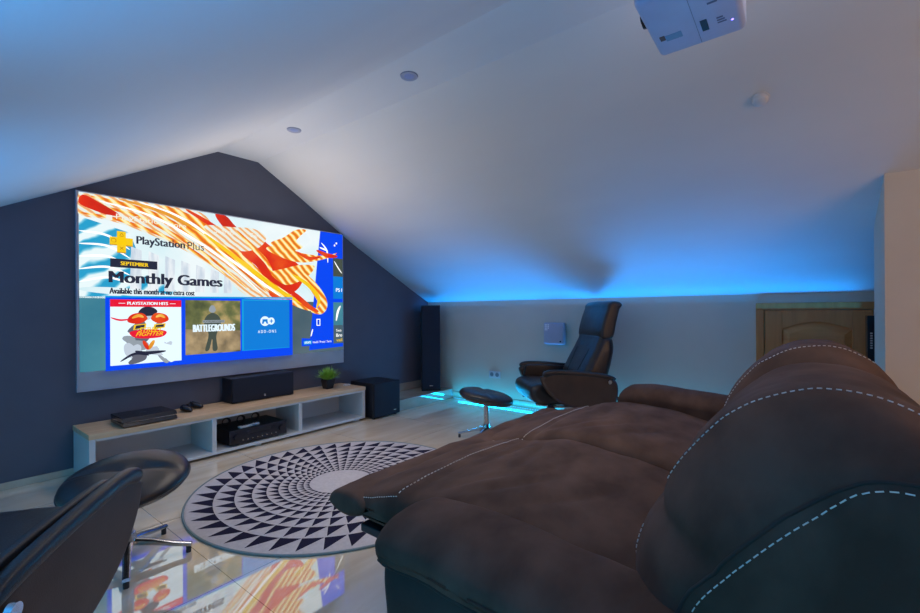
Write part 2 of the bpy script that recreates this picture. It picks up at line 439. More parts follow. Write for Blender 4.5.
# ------------------------------------------------------------------ projection screen on the gable wall
SX0, SX1, SZ0, SZ1 = 0.755, 2.963, 0.571, 1.951
SY = G - 0.030
ES = 1.0
scr = thing('projection_screen', 'large wide projection screen lit with a bright video game store page on the slate wall', 'screen', ((SX0 + SX1) / 2, G, SZ0))
ox, oy, oz = scr.location
bm = bmesh.new(); box(bm, SX0 - ox, SX1 - ox, SY - oy, 0, 0, SZ1 - oz, 0.002)
M_screen = mat('grey_screen_fabric', (0.42, 0.45, 0.52), 0.6)
link('screen_fabric', bm, M_screen, scr)
bm = bmesh.new(); e = 0.008
for a in ((SX0 - e, SX0, SZ0 - e, SZ1 + e), (SX1, SX1 + e, SZ0 - e, SZ1 + e), (SX0, SX1, SZ0 - e, SZ0), (SX0, SX1, SZ1, SZ1 + e)):
    box(bm, a[0] - ox, a[1] - ox, SY - 0.002 - oy, -0.002, a[2] - oz, a[3] - oz)
link('screen_border', bm, mat('pale_grey_border', (0.42, 0.44, 0.55), 0.5), scr)
PXa, PZa, PW, PH = 0.761, 0.70, 2.224, 1.258
def P(u, v, l=1):
    return Vector((max(SX0, min(PXa + u * PW, SX1)) - ox, SY - oy - 0.0006 * l, min(PZa + v * PH, SZ1) - oz))
def poly(bm, pts, l, mi=0):
    f = bm.faces.new([bm.verts.new(P(u, v, l)) for u, v in pts]); f.material_index = mi; return f
def cpoly(bm, pts, l, mi=0, n=60):
    return poly(bm, [(p.x, p.y) for p in catmull([Vector((a, b)) for a, b in pts], n, True)], l, mi)
def rect(bm, u0, v0, u1, v1, l, mi=0): return poly(bm, [(u0, v0), (u1, v0), (u1, v1), (u0, v1)], l, mi)
def stroke(bm, pts, wd, l, mi=0, n=40):
    C_ = catmull([Vector((a, b)) for a, b in pts], n); A = []; B = []
    for i, p in enumerate(C_):
        t = (C_[min(i + 1, n - 1)] - C_[max(i - 1, 0)]); t.y *= PH / PW; t.normalize()
        nn = Vector((-t.y, t.x * PW / PH)); s = i / (n - 1)
        ww = wd * (sin(pi * min(1, max(0, s * .96 + .02))) ** 0.6)
        A.append((p.x + nn.x * ww, p.y + nn.y * ww)); B.append((p.x - nn.x * ww, p.y - nn.y * ww))
    for i in range(n - 1):
        f = bm.faces.new([bm.verts.new(P(*q, l)) for q in (A[i], A[i + 1], B[i + 1], B[i])]); f.material_index = mi
def txt(bm, s, u, v, wu, hv, l, bold=0.0, shear=0.0, mi=0):
    n = 1 if bold < .006 else 3
    for q in range(n):
        dx = 0 if n == 1 else (q - 1) * bold * .05 * hv / .05
        text_bm(bm, s, u, v, wu, hv, lambda a, b: P(a + dx, b, l + q * .25), 0.0 if bold > 0 else bold, shear, mi)
E_ = lambda n, r, g, b, k=ES: emat(n, srgb(r, g, b), k)
m_sky = emat_ramp('glow_pale_sky', [(0.3, srgb(205, 238, 245)), (0.6, srgb(240, 250, 252)), (0.8, srgb(225, 240, 245))], ES, 2.0, 'noise')
m_bldg = emat_ramp('glow_glass_tower', [(0.25, srgb(40, 160, 205)), (0.5, srgb(120, 205, 230)), (0.75, srgb(235, 250, 252))], ES, 2.4, 'wave', (1, 1, 1.0), 0.7, 6)
m_bldg2 = emat_ramp('glow_white_facade', [(0.35, srgb(200, 214, 228)), (0.6, srgb(238, 244, 248))], ES, 9, 'noise', (3, 1, 0.6))
m_fl1 = emat_ramp('glow_flame', [(0.05, srgb(235, 110, 25)), (0.35, srgb(250, 165, 40)), (0.65, srgb(255, 215, 90)), (0.9, srgb(255, 242, 190))], ES, 5.5, 'wave', (1, 1, 1), -0.75, 2.6)
m_fl2 = emat_ramp('glow_flame_pale', [(0.1, srgb(240, 165, 110)), (0.35, srgb(248, 208, 140)), (0.6, srgb(246, 240, 215)), (0.85, srgb(232, 240, 236))], ES, 7.5, 'wave', (1, 1, 1), -0.62, 2.2)
m_red = emat_ramp('glow_red', [(0.2, srgb(170, 20, 10)), (0.5, srgb(225, 45, 15)), (0.8, srgb(245, 110, 30))], ES, 3.0, 'noise', (1, 1, 1), -0.6)
m_ylw = emat_ramp('glow_amber', [(0.2, srgb(190, 90, 20)), (0.5, srgb(240, 165, 50)), (0.8, srgb(255, 225, 120))], ES, 5, 'noise')
m_grey = emat_ramp('glow_slate', [(0.3, srgb(70, 96, 110)), (0.7, srgb(92, 112, 122))], 0.9, 2.5, 'noise')
m_teal = emat_ramp('glow_teal', [(0.3, srgb(55, 125, 150)), (0.7, srgb(80, 148, 165))], 0.9, 3, 'noise')
m_blue = E_('glow_blue', 0, 68, 235, 1.1); m_blue2 = E_('glow_sky_blue', 5, 120, 210, 1.1); m_blue3 = E_('glow_azure', 10, 150, 215, 1.1)
m_navy = E_('glow_navy', 40, 44, 66, 0.9); m_wht = E_('glow_white', 250, 250, 250, 1.25); m_yel = E_('glow_yellow', 250, 205, 20); m_yd = E_('glow_gold', 205, 150, 10)
m_crim = E_('glow_crimson', 225, 20, 50, 1.1); m_pale = E_('glow_ice', 222, 240, 250, 1.15)
m_forest = emat_ramp('glow_forest', [(0.3, srgb(50, 62, 45)), (0.5, srgb(110, 115, 70)), (0.68, srgb(190, 165, 110))], 1.0, 7, 'noise')
m_ground = emat_ramp('glow_dusty_ground', [(0.3, srgb(95, 85, 65)), (0.7, srgb(190, 165, 125))], 1.0, 8, 'noise')
m_gun = E_('glow_dull_green', 75, 85, 75, 0.9)
m_ash = E_('glow_ash', 150, 160, 170, 1.0)

MM = [m_grey, m_sky, m_bldg, m_bldg2, m_teal, m_fl2, m_fl1, m_red, m_ylw, m_blue, m_wht, m_yel]
bm = bmesh.new()
rect(bm, 0, 0, .99, .455, 1, 0); rect(bm, 0, 0.0, .065, .42, 2, 4)
rect(bm, 0, .41, .99, 1, 2, 1)
poly(bm, [(0, .42), (.30, .42), (.17, .60), (.13, .80), (0, .86)], 3, 2)
for q in range(7):
    a = .13 + q * .05; poly(bm, [(a, .46), (a + .032, .46), (a + .034, .70 - q * .02), (a + .004, .72 - q * .02)], 4, 3)
for q in range(5): stroke(bm, [(0, .50 + q * .07), (.07, .53 + q * .06), (.13, .50 + q * .05)], .0035, 5, 10)
stroke(bm, [(.0, .46), (.12, .45), (.25, .43)], .012, 5, 1)
bg = link('banner_art', bm, None, scr, mats=MM)
bm = bmesh.new()
# streams of fire sweeping down from the upper left
cpoly(bm, [(-.0, .985), (0, .87), (.06, .86), (.14, .83), (.28, .74), (.42, .60), (.50, .47), (.60, .40), (.62, .50), (.56, .62), (.47, .76), (.40, .90), (.34, .993), (.18, .995)], 6, 5)
for k, (a, b, c, d, wd, mi) in enumerate([
    ((0, .93), (.16, .90), (.36, .72), (.52, .50), .006, 6), ((.03, .98), (.20, .93), (.40, .76), (.60, .48), .009, 6),
    ((.10, .99), (.26, .93), (.44, .74), (.64, .46), .007, 8), ((.22, .99), (.34, .92), (.50, .72), (.70, .42), .013, 6),
    ((0, .88), (.12, .86), (.30, .75), (.46, .56), .006, 6), ((.05, .96), (.22, .90), (.42, .70), (.58, .47), .004, 10),
    ((.16, .99), (.30, .92), (.48, .70), (.64, .44), .004, 10), ((.30, .99), (.40, .90), (.52, .74), (.62, .62), .010, 7)]):
    stroke(bm, [a, b, c, d], wd, 7 + k, mi)
cpoly(bm, [(0, .93), (.04, .90), (.08, .885), (.10, .90), (.05, .95), (.01, .98)], 16, 7)
cpoly(bm, [(.40, .99), (.43, .91), (.50, .80), (.53, .84), (.47, .94), (.44, .99)], 16, 7)
# the big swirl of red cloth and fire at the right of the banner
cpoly(bm, [(.47, .88), (.50, .74), (.56, .66), (.60, .55), (.62, .445), (.68, .445), (.74, .50), (.77, .58), (.76, .68), (.70, .76), (.62, .82), (.56, .90), (.51, .93)], 17, 7)
cpoly(bm, [(.60, .80), (.68, .74), (.76, .72), (.84, .745), (.92, .79), (.955, .83), (.90, .80), (.83, .79), (.75, .80), (.68, .84)], 18, 6)
cpoly(bm, [(.36, .90), (.42, .80), (.50, .76), (.57, .80), (.60, .88), (.55, .93), (.46, .92)], 18, 5)
cpoly(bm, [(.62, .84), (.68, .90), (.735, .97), (.79, .985), (.76, .93), (.74, .88), (.77, .84), (.70, .80)], 19, 6)
cpoly(bm, [(.62, .62), (.68, .66), (.76, .70), (.83, .70), (.80, .62), (.74, .56), (.68, .54)], 19, 6)
for k, (pts, wd, mi) in enumerate([
    ([(.30, .88), (.44, .74), (.60, .54), (.74, .40), (.83, .34)], .020, 6), ([(.36, .85), (.50, .68), (.66, .49), (.80, .37)], .009, 11),
    ([(.70, .66), (.78, .60), (.84, .50), (.875, .40), (.86, .34), (.81, .34)], .024, 6), ([(.72, .62), (.80, .54), (.85, .44), (.84, .36)], .010, 11),
    ([(.68, .52), (.74, .45), (.80, .37), (.85, .33)], .012, 7), ([(.48, .90), (.54, .80), (.60, .70), (.63, .60)], .010, 6),
    ([(.40, .76), (.55, .58), (.66, .45)], .006, 10), ([(.84, .83), (.90, .80), (.955, .80)], .010, 7), ([(.74, .80), (.80, .76), (.86, .78)], .008, 7)]):
    stroke(bm, pts, wd, 20 + k, mi)
link('fire_swirl', bm, None, bg, mats=MM)
bm = bmesh.new()
poly(bm, [(.865, 1.0), (.99, 1.0), (.99, .03), (.803, .02), (.82, .30), (.845, .70)], 5, 0)
stroke(bm, [(.87, .90), (.90, .84), (.905, .74)], .004, 7, 1); stroke(bm, [(.86, .86), (.905, .84)], .004, 7, 1)
for a in ((.842, .215), ): 
    for q in ((0, 0, .02, .006), (0, .05, .02, .056), (0, 0, .004, .056), (.016, 0, .02, .056)): rect(bm, a[0] + q[0], a[1] + q[1], a[0] + q[2], a[1] + q[3], 7, 1)
stroke(bm, [(.812, .13), (.822, .19)], .003, 7, 1)
rect(bm, .940, .885, .947, .90, 7, 1); rect(bm, .950, .905, .958, .92, 7, 1)
rect(bm, .934, .63, .99, .785, 8, 2); rect(bm, .934, .44, .99, .63, 8, 3)
rect(bm, .934, .215, .99, .41, 8, 4); rect(bm, .934, .06, .99, .215, 8, 5)
stroke(bm, [(.94, .76), (.965, .70), (.985, .66)], .003, 9, 1); stroke(bm, [(.95, .25), (.96, .33), (.975, .38)], .006, 9, 1)
txt(bm, 'PS I', .950, .50, .034, .03, 9, .01, 0, 1)
txt(bm, 'Sea', .950, .160, .030, .022, 9, 0, 0, 1); txt(bm, 'Bro', .950, .115, .034, .028, 9, .01, 0, 1); txt(bm, 'vail', .950, .075, .034, .026, 9, .01, 0, 6)
poly(bm, [(.765, .055), (.93, .055), (.93, .095), (.765, .12)], 8, 0)
rect(bm, .775, .068, .815, .098, 10, 7); txt(bm, 'UPDATE', .779, .075, .032, .016, 11, .01, 0, 1); txt(bm, 'Health / Privacy / Terms', .822, .068, .10, .024, 11, .004, 0, 1)
link('side_strip', bm, None, scr, mats=[m_blue, m_wht, m_gun, m_blue2, m_teal, m_grey, m_yel, m_blue3])
# header writing
m_soft = E_('glow_soft_white', 240, 238, 228, 1.05)
bm = bmesh.new(); rect(bm, .066, .858, .082, .886, 30, 0); link('shop_icon', bm, m_soft, scr)
for w_, a_, b_, c_, d_ in (('PlayStation', .092, .860, .135, .040), ('Store', .236, .866, .062, .030), ('Search', .395, .865, .07, .032), ('Cart', .53, .868, .045, .030)):
    bm = bmesh.new(); txt(bm, w_, a_, b_, c_, d_, 30, 0, 0, 0); link('menu_text', bm, m_soft, scr)
bm = bmesh.new()
for (a, b, c, d) in ((.094, .680, .118, .800), (.075, .722, .137, .764)): rect(bm, a, b - .006, c, d - .006, 30, 1); rect(bm, a, b, c, d, 31, 0)
stroke(bm, [(.101, .772), (.1065, .789), (.112, .772)], .0014, 32, 1, 8); stroke(bm, [(.101, .772), (.112, .772)], .0014, 32, 1, 6)
stroke(bm, [(.101, .692), (.112, .712)], .0014, 32, 1, 6); stroke(bm, [(.101, .712), (.112, .692)], .0014, 32, 1, 6)
stroke(bm, [(.080, .735), (.090, .735), (.090, .752), (.080, .752), (.080, .735)], .0013, 32, 1, 20)
tube(bm, [P(.126 + .006 * cos(t), .743 + .0105 * sin(t), 32) for t in [i * pi / 8 for i in range(16)]], .0026, 4, True)
link('plus_emblem', bm, None, scr, mats=[m_yel, m_yd])
bm = bmesh.new()
txt(bm, 'PlayStation', .148, .722, .145, .062, 30, .02, 0, 0); txt(bm, 'Plus', .302, .735, .056, .048, 30, -.004, 0, 0)
rect(bm, .076, .590, .207, .640, 30, 0); txt(bm, 'SEPTEMBER', .104, .604, .076, .022, 31, .04, 0, 1)
txt(bm, 'Monthly Games', .074, .480, .347, .088, 30, .03, 0, 0)
txt(bm, 'Available this month at no extra cost', .074, .437, .25, .034, 30, .03, 0, 0)
link('banner_text', bm, None, scr, mats=[m_navy, m_yel])
# the panel with three tiles
bm = bmesh.new(); rect(bm, .062, -.004, .715, .425, 40, 0); poly(bm, [(.062, .415), (.715, .430), (.715, .442), (.062, .424)], 41, 1)
rect(bm, .495, .055, .7, .42, 41, 1); rect(bm, .503, .06, .7, .41, 42, 2)
pn = link('tile_panel', bm, None, scr, mats=[m_blue, m_blue3, m_blue2])
bm = bmesh.new()
rect(bm, .074, .024, .279, .405, 44, 0); rect(bm, .074, .362, .279, .405, 45, 1)
txt(bm, 'PLAYSTATION HITS', .120, .374, .117, .018, 46, .04, 0, 0)
rect(bm, .096, .381, .114, .384, 46, 0); rect(bm, .243, .381, .261, .384, 46, 0)
rgc = random.Random(5)
for q in range(16):
    a = rgc.uniform(.11, .245); b = rgc.uniform(.06, .30); stroke(bm, [(a, b), (a + rgc.uniform(-.03, .03), b + rgc.uniform(-.05, .03)), (a + rgc.uniform(-.05, .05), b + rgc.uniform(-.07, .05))], rgc.uniform(.006, .018), 45 + q * .08, (3, 8, 7, 0)[q % 4])
cpoly(bm, [(.150, .33), (.165, .36), (.19, .36), (.205, .335), (.19, .31), (.16, .31)], 46.5, 5)
cpoly(bm, [(.120, .275), (.130, .315), (.16, .325), (.176, .29), (.15, .262)], 47, 4); cpoly(bm, [(.186, .29), (.20, .325), (.23, .315), (.238, .28), (.21, .262)], 47, 4)
stroke(bm, [(.132, .295), (.15, .31), (.165, .30)], .005, 47.4, 6); stroke(bm, [(.20, .30), (.215, .31), (.228, .295)], .005, 47.4, 6)
cpoly(bm, [(.125, .21), (.14, .18), (.18, .172), (.22, .18), (.232, .21), (.20, .225), (.15, .225)], 47, 1)
stroke(bm, [(.075, .30), (.10, .285), (.13, .29)], .003, 48, 1); stroke(bm, [(.14, .10), (.17, .085), (.23, .09)], .006, 48, 5)
stroke(bm, [(.10, .045), (.14, .085), (.18, .07)], .004, 48, 5)
for q in (.135, .192): poly(bm, [(q, .225), (q + .035, .235), (q + .038, .262), (q + .003, .256)], 48, 2); poly(bm, [(q + .005, .230), (q + .031, .238), (q + .033, .256), (q + .008, .251)], 49, 5)
txt(bm, 'STREET', .150, .212, .072, .028, 50, .012, .4, 2); txt(bm, 'FIGHTER', .142, .188, .080, .024, 50, .012, .4, 2)
stroke(bm, [(.163, .160), (.178, .105)], .006, 50, 4); stroke(bm, [(.195, .160), (.178, .105)], .006, 50, 6)
link('fighting_game_tile', bm, None, pn, mats=[m_pale, m_crim, m_yel, m_ash, m_red, m_navy, m_ylw, E_('glow_mid_grey', 105, 108, 122, .9), E_('glow_mist', 196, 208, 222, 1.0)])
bm = bmesh.new()
rect(bm, .292, .054, .489, .408, 44, 0); poly(bm, [(.292, .054), (.489, .062), (.489, .20), (.292, .22)], 45, 1)
cpoly(bm, [(.372, .34), (.378, .37), (.390, .372), (.396, .34), (.385, .325)], 46, 4)
cpoly(bm, [(.355, .25), (.362, .30), (.385, .325), (.408, .30), (.415, .25), (.398, .17), (.402, .08), (.385, .075), (.383, .15), (.372, .08), (.358, .08), (.370, .18)], 46, 2)
rect(bm, .350, .258, .428, .276, 47, 4); txt(bm, "PLAYERUNKNOWN'S", .352, .261, .073, .012, 48, .01, 0, 2)
txt(bm, 'BATTLEGROUNDS', .318, .200, .148, .048, 48, .04, 0, 3)
link('battle_game_tile', bm, None, pn, mats=[m_forest, m_ground, m_gun, m_pale, m_ash])
bm = bmesh.new()
def disc(bm, u, v, r, l, mi): poly(bm, [(u + r * cos(t), v + r * PW / PH * sin(t)) for t in [i * 2 * pi / 32 for i in range(32)]], l, mi)
disc(bm, .590, .262, .020, 45, 0); disc(bm, .617, .262, .015, 45, 0)
rect(bm, .579, .258, .601, .276, 46, 1); poly(bm, [(.576, .243), (.584, .243), (.588, .262), (.580, .270)], 46, 1); poly(bm, [(.596, .243), (.604, .243), (.600, .270), (.592, .262)], 46, 1)
disc(bm, .590, .252, .004, 47, 0)
rect(bm, .610, .258, .625, .265, 46, 1); rect(bm, .6155, .247, .6195, .276, 46, 1)
txt(bm, 'A D D - O N S', .560, .175, .078, .022, 45, .01, 0, 0)
link('extras_tile_emblem', bm, None, pn, mats=[m_pale, m_blue2])

# ------------------------------------------------------------------ low media bench
BX0, BX1, BY0, BY1, BZ = 0.725, 2.945, 3.53, 3.94, 0.34
t = thing('media_bench', 'long low white media bench with an oak top and three open bays under the screen', 'media unit', ((BX0 + BX1) / 2, (BY0 + BY1) / 2, 0))
ox2, oy2 = t.location.x, t.location.y
def bb(bm, x0, x1, y0, y1, z0, z1, bev=0.0015): box(bm, x0 - ox2, x1 - ox2, y0 - oy2, y1 - oy2, z0, z1, bev)
bm = bmesh.new(); bb(bm, BX0, BX1, BY0, BY1, BZ - .034, BZ, .002); link('oak_top', bm, M_oak, t)
bm = bmesh.new()
T_ = .032; bz0 = 0.020
bb(bm, BX0 + .004, BX0 + .004 + T_, BY0 + .005, BY1, bz0, BZ - .034); bb(bm, BX1 - .004 - T_, BX1 - .004, BY0 + .005, BY1, bz0, BZ - .034)
bb(bm, BX0 + .036, BX1 - .036, BY0 + .005, BY1, bz0, bz0 + .022); bb(bm, BX0 + .036, BX1 - .036, BY0 + .005, BY1, BZ - .05, BZ - .034)
link('carcass', bm, M_whitelam, t)
for x in (1.475, 2.205):
    bm = bmesh.new(); bb(bm, x - .016, x + .016, BY0 + .006, BY1 - .012, bz0 + .022, BZ - .05); link('divider', bm, M_whitelam, t)
bm = bmesh.new(); bb(bm, BX0 + .036, BX1 - .036, BY1 - .010, BY1, bz0 + .022, BZ - .05); link('back_panel', bm, M_whitelam, t)
for x in (.80, 1.83, 2.86):
    for y in (BY0 + .05, BY1 - .05):
        bm = bmesh.new(); box(bm, x - ox2 - .025, x - ox2 + .025, y - oy2 - .02, y - oy2 + .02, 0, bz0, .002); link('foot', bm, M_whitelam, t)

# centre speaker
t = thing('center_speaker', 'long black centre speaker lying on the oak bench top beneath the screen', 'speaker', (1.985, 3.83, BZ))
bm = bmesh.new(); box(bm, -.285, .285, -.076, .095, 0.004, .212, .004); link('cabinet', bm, M_black, t)
bm = bmesh.new(); box(bm, -.278, .278, -.088, -.0765, .008, .206, .004); g_ = link('grille', bm, M_grille, t)
bm = bmesh.new(); box(bm, -.009, .009, -.0895, -.0885, .030, .050, .001); link('badge', bm, M_chrome, g_)
for x in (-.25, .25):
    bm = bmesh.new(); box(bm, x - .02, x + .02, -.06, .07, 0, .004); link('rubber_foot', bm, M_black, t)

# subwoofer
t = thing('subwoofer', 'black cube subwoofer on the floor at the right end of the bench', 'speaker', (3.165, 3.63, 0))
bm = bmesh.new(); box(bm, -.185, .185, -.178, .19, .012, .37, .006); link('cabinet', bm, M_black, t)
bm = bmesh.new(); box(bm, -.178, .178, -.19, -.1785, .02, .362, .004); g_ = link('grille', bm, M_grille, t)
bm = bmesh.new(); box(bm, .085, .125, -.1915, -.1905, .055, .066, .001); link('badge', bm, M_chrome, g_)
for x in (-.15, .15):
    for y in (-.14, .15):
        bm = bmesh.new(); cyl(bm, (x, y, 0), (x, y, .012), .018, seg=12); link('rubber_foot', bm, M_black, t)

# floor standing speaker, turned towards the sofa
t = thing('tower_speaker', 'tall black floor-standing speaker on the marble plinth in the corner', 'speaker', (4.155, 3.715, .12), radians(-45))
bm = bmesh.new(); box(bm, -.118, .118, -.10, .118, .012, 1.07, .005); link('cabinet', bm, M_black, t)
bm = bmesh.new(); box(bm, -.112, .112, -.112, -.1005, .03, 1.06, .004); g_ = link('grille', bm, M_grille, t)
bm = bmesh.new(); box(bm, -.022, .022, -.1135, -.1125, .058, .070, .001); link('badge', bm, M_chrome, g_)
bm = bmesh.new(); box(bm, -.118, .118, -.11, .118, 0, .012, .002); link('base_plate', bm, M_gloss, t)

# game console: two stacked slabs
t = thing('game_console', 'flat black double-slab game console on the left of the bench top', 'game console', (1.065, 3.695, BZ), radians(2))
for z0, z1, dy in ((.006, .030, 0.0), (.036, .062, .006)):
    bm = bmesh.new()
    v = [(-.165, -.145 + dy), (.165, -.135 + dy), (.160, .135), (-.155, .135)]
    lo = [bm.verts.new((x, y - .006, z0)) for x, y in v]; hi = [bm.verts.new((x, y + (.008 if y < 0 else 0), z1)) for x, y in v]
    bm.faces.new(lo[::-1]); bm.faces.new(hi)
    for i in range(4): bm.faces.new((lo[i], lo[(i + 1) % 4], hi[(i + 1) % 4], hi[i]))
    bmesh.ops.bevel(bm, geom=bm.edges[:], offset=.003, segments=2, affect='EDGES')
    link('slab', bm, M_gloss, t)
bm = bmesh.new(); box(bm, -.155, .155, -.128, .13, .030, .036); link('seam', bm, M_chrome, t)
bm = bmesh.new(); box(bm, -.018, .018, .0, .012, .0622, .0632, .0004); link('emblem', bm, M_black, t)
for x in (-.12, .12):
    for y in (-.10, .10):
        bm = bmesh.new(); cyl(bm, (x, y, 0), (x, y, .007), .014, seg=12); link('rubber_foot', bm, M_black, t)

# game controller
t = thing('game_controller', 'small black two-grip game controller lying on the bench beside the console', 'game controller', (1.395, 3.80, BZ), radians(35))
bm = bmesh.new()
for s in (-1, 1):
    tube(bm, [(s * .035, .02, .034), (s * .056, .005, .034), (s * .066, -.03, .026), (s * .064, -.062, .018), (s * .060, -.072, .016)], [.020, .026, .023, .016, .008], 12)
box(bm, -.045, .045, -.018, .036, .018, .044, .010, seg=3)
link('grip_shell', bm, M_gloss, t, smooth=True, angle=50)
for s in (-1, 1):
    bm = bmesh.new(); cyl(bm, (s * .026, -.012, .040), (s * .026, -.012, .056), .007, .0095, 14)
    link('thumb_stick', bm, M_black, t, smooth=True, angle=40)
bm = bmesh.new(); box(bm, -.022, .022, .0, .030, .0442, .0452, .0004); link('touch_pad', bm, M_black, t)
for a in range(4):
    bm = bmesh.new(); cyl(bm, (.052 + .010 * cos(a * pi / 2), .010 + .010 * sin(a * pi / 2), .050), (.052 + .010 * cos(a * pi / 2), .010 + .010 * sin(a * pi / 2), .061), .0042, seg=10)
    link('action_button', bm, M_gloss, t)

# AV receiver in the middle bay, with remote and cable loops
t = thing('av_receiver', 'black receiver with a row of dark knobs in the middle bay of the bench', 'receiver', (1.835, 3.72, bz0 + .022))
bm = bmesh.new(); box(bm, -.24, .24, -.16, .17, .012, .124, .004); link('chassis', bm, M_black, t)
bm = bmesh.new(); box(bm, -.243, .243, -.172, -.1605, .010, .126, .004); fp = link('front_panel', bm, M_gloss, t)
bm = bmesh.new(); box(bm, -.10, .10, -.1735, -.1725, .080, .105); link('display', bm, M_black, fp)
for x in (-.19, .19):
    bm = bmesh.new(); cyl(bm, (x, -.172, .072), (x, -.192, .072), .026, .023, 28); link('knob', bm, M_gloss, fp, smooth=True, angle=40)
for x in range(8):
    bm = bmesh.new(); cyl(bm, (-.14 + x * .04, -.1725, .040), (-.14 + x * .04, -.178, .040), .005, seg=10); link('button', bm, M_chrome, fp)
for x in (-.17, .17):
    for y in (-.13, .14):
        bm = bmesh.new(); cyl(bm, (x, y, 0), (x, y, .012), .018, seg=12); link('foot', bm, M_black, t)
t = thing('remote_control', 'pale grey remote control lying on top of the black receiver', 'remote control', (1.77, 3.60, bz0 + .022 + .124), radians(6))
bm = bmesh.new(); box(bm, -.085, .085, -.022, .022, .002, .020, .006, seg=3); link('body', bm, M_plastic, t)
for i in range(6):
    for j in range(2):
        bm = bmesh.new(); box(bm, -.062 + i * .022, -.052 + i * .022, -.012 + j * .014, -.004 + j * .014, .0195, .0215); link('button', bm, M_gloss, t)
for i, (x, lab) in enumerate(((1.66, 'dark round cable loop on the receiver, left of the three'), (1.78, 'dark round cable loop behind the pale remote, middle of the three'), (1.905, 'dark round cable loop on the receiver, right of the three'))):
    bm = bmesh.new()
    for q in range(3):
        tube(bm, [(.034 * cos(a) * (1 - q * .12), -.004 + q * .006, .036 + .034 * sin(a) * (1 - q * .12)) for a in [k * 2 * pi / 24 for k in range(24)]], .0035, 6, True)
    o = link('cable_loop', bm, M_black, None, smooth=True); o.location = (x, 3.76, bz0 + .022 + .123); tag(o, lab, 'cable', 'cable loops on the receiver')
for i, (x, y, c, lab) in enumerate(((1.74, 3.575, M_plastic, 'tiny white plug on the receiver front edge, left of two'), (1.80, 3.575, M_chrome, 'tiny silver plug on the receiver front edge, right of two'))):
    bm = bmesh.new(); cyl(bm, (-.014, 0, .009), (.014, .004, .009), .008, seg=14); cyl(bm, (.014, .004, .009), (.024, .006, .009), .0045, seg=12)
    o = link('cable_plug', bm, c, None, smooth=True, angle=40); o.location = (x, y, bz0 + .022 + .124); tag(o, lab, 'plug', 'plugs on the receiver')

# potted grass
t = thing('potted_grass', 'small artificial grass plant in a square black pot on the bench top', 'plant', (2.652, 3.76, BZ))
bm = bmesh.new()
for (a, b, z0, z1) in ((.036, .052, 0, .095),):
    lo = [bm.verts.new((x * a, y * a, z0)) for x, y in ((-1, -1), (1, -1), (1, 1), (-1, 1))]; hi = [bm.verts.new((x * b, y * b, z1)) for x, y in ((-1, -1), (1, -1), (1, 1), (-1, 1))]
    hi2 = [bm.verts.new((x * (b - .005), y * (b - .005), z1)) for x, y in ((-1, -1), (1, -1), (1, 1), (-1, 1))]; lo2 = [bm.verts.new((x * (b - .007), y * (b - .007), z1 - .012)) for x, y in ((-1, -1), (1, -1), (1, 1), (-1, 1))]
    bm.faces.new(lo[::-1])
    for A, B in ((lo, hi), (hi, hi2), (hi2, lo2)):
        for i in range(4): bm.faces.new((A[i], A[(i + 1) % 4], B[(i + 1) % 4], B[i]))
link('pot', bm, M_black, t)
bm = bmesh.new(); box(bm, -.041, .041, -.041, .041, .06, .0835); link('soil', bm, M_soil, t)
bm = bmesh.new(); rg = random.Random(3)
for i in range(420):
    a = rg.uniform(0, 2 * pi); tilt = rg.uniform(0, 1) ** .7 * 1.25; ln = rg.uniform(.10, .165)
    b0 = Vector((rg.uniform(-.03, .03), rg.uniform(-.03, .03), .082)); d = Vector((cos(a) * sin(tilt), sin(a) * sin(tilt), cos(tilt)))
    sd = Vector((-sin(a), cos(a), 0)) * rg.uniform(.0022, .0036)
    m1 = b0 + d * ln * .55 + Vector((0, 0, .006)); m2 = b0 + d * ln + Vector((0, 0, -.012 * tilt))
    v = [bm.verts.new(q) for q in (b0 - sd, b0 + sd, m1 + sd, m1 - sd, m2)]
    bm.faces.new((v[0], v[1], v[2], v[3])); bm.faces.new((v[3], v[2], v[4]))
tag(link('grass_blades', bm, M_leaf, t), kind='stuff')

# small white puck
t = thing('sensor_puck', 'small flat white oval gadget near the right end of the oak top', 'gadget', (2.87, 3.74, BZ))
bm = bmesh.new(); lathe(bm, [(.030, 0), (.034, .006), (.031, .014), (.018, .018), (.0, .0185)], 28, sx=1.15); link('shell', bm, M_plastic, t, smooth=True, angle=50)
bm = bmesh.new(); cyl(bm, (0, -.01, .0178), (0, -.01, .0195), .006, seg=14); link('button', bm, M_chrome, t)

# ------------------------------------------------------------------ LED strip along the foot of the knee wall
t = thing('led_strip', 'glowing cyan light strip running along the foot of the cream knee wall', 'light strip', (K - .02, 1.95, 0))
bm = bmesh.new(); box(bm, -.006, .006, -1.52, 1.56, 0.001, .010, .001); link('channel', bm, M_plastic, t)
bm = bmesh.new()
for i in range(96):
    y = -1.50 + i * .0318; box(bm, -.0085, -.0060, y, y + .010, .004, .009)
link('light_emitter', bm, emat('cyan_led', (0.05, 0.60, 1.0), 2.5), t)
tag(t.children[-1], kind='stuff')

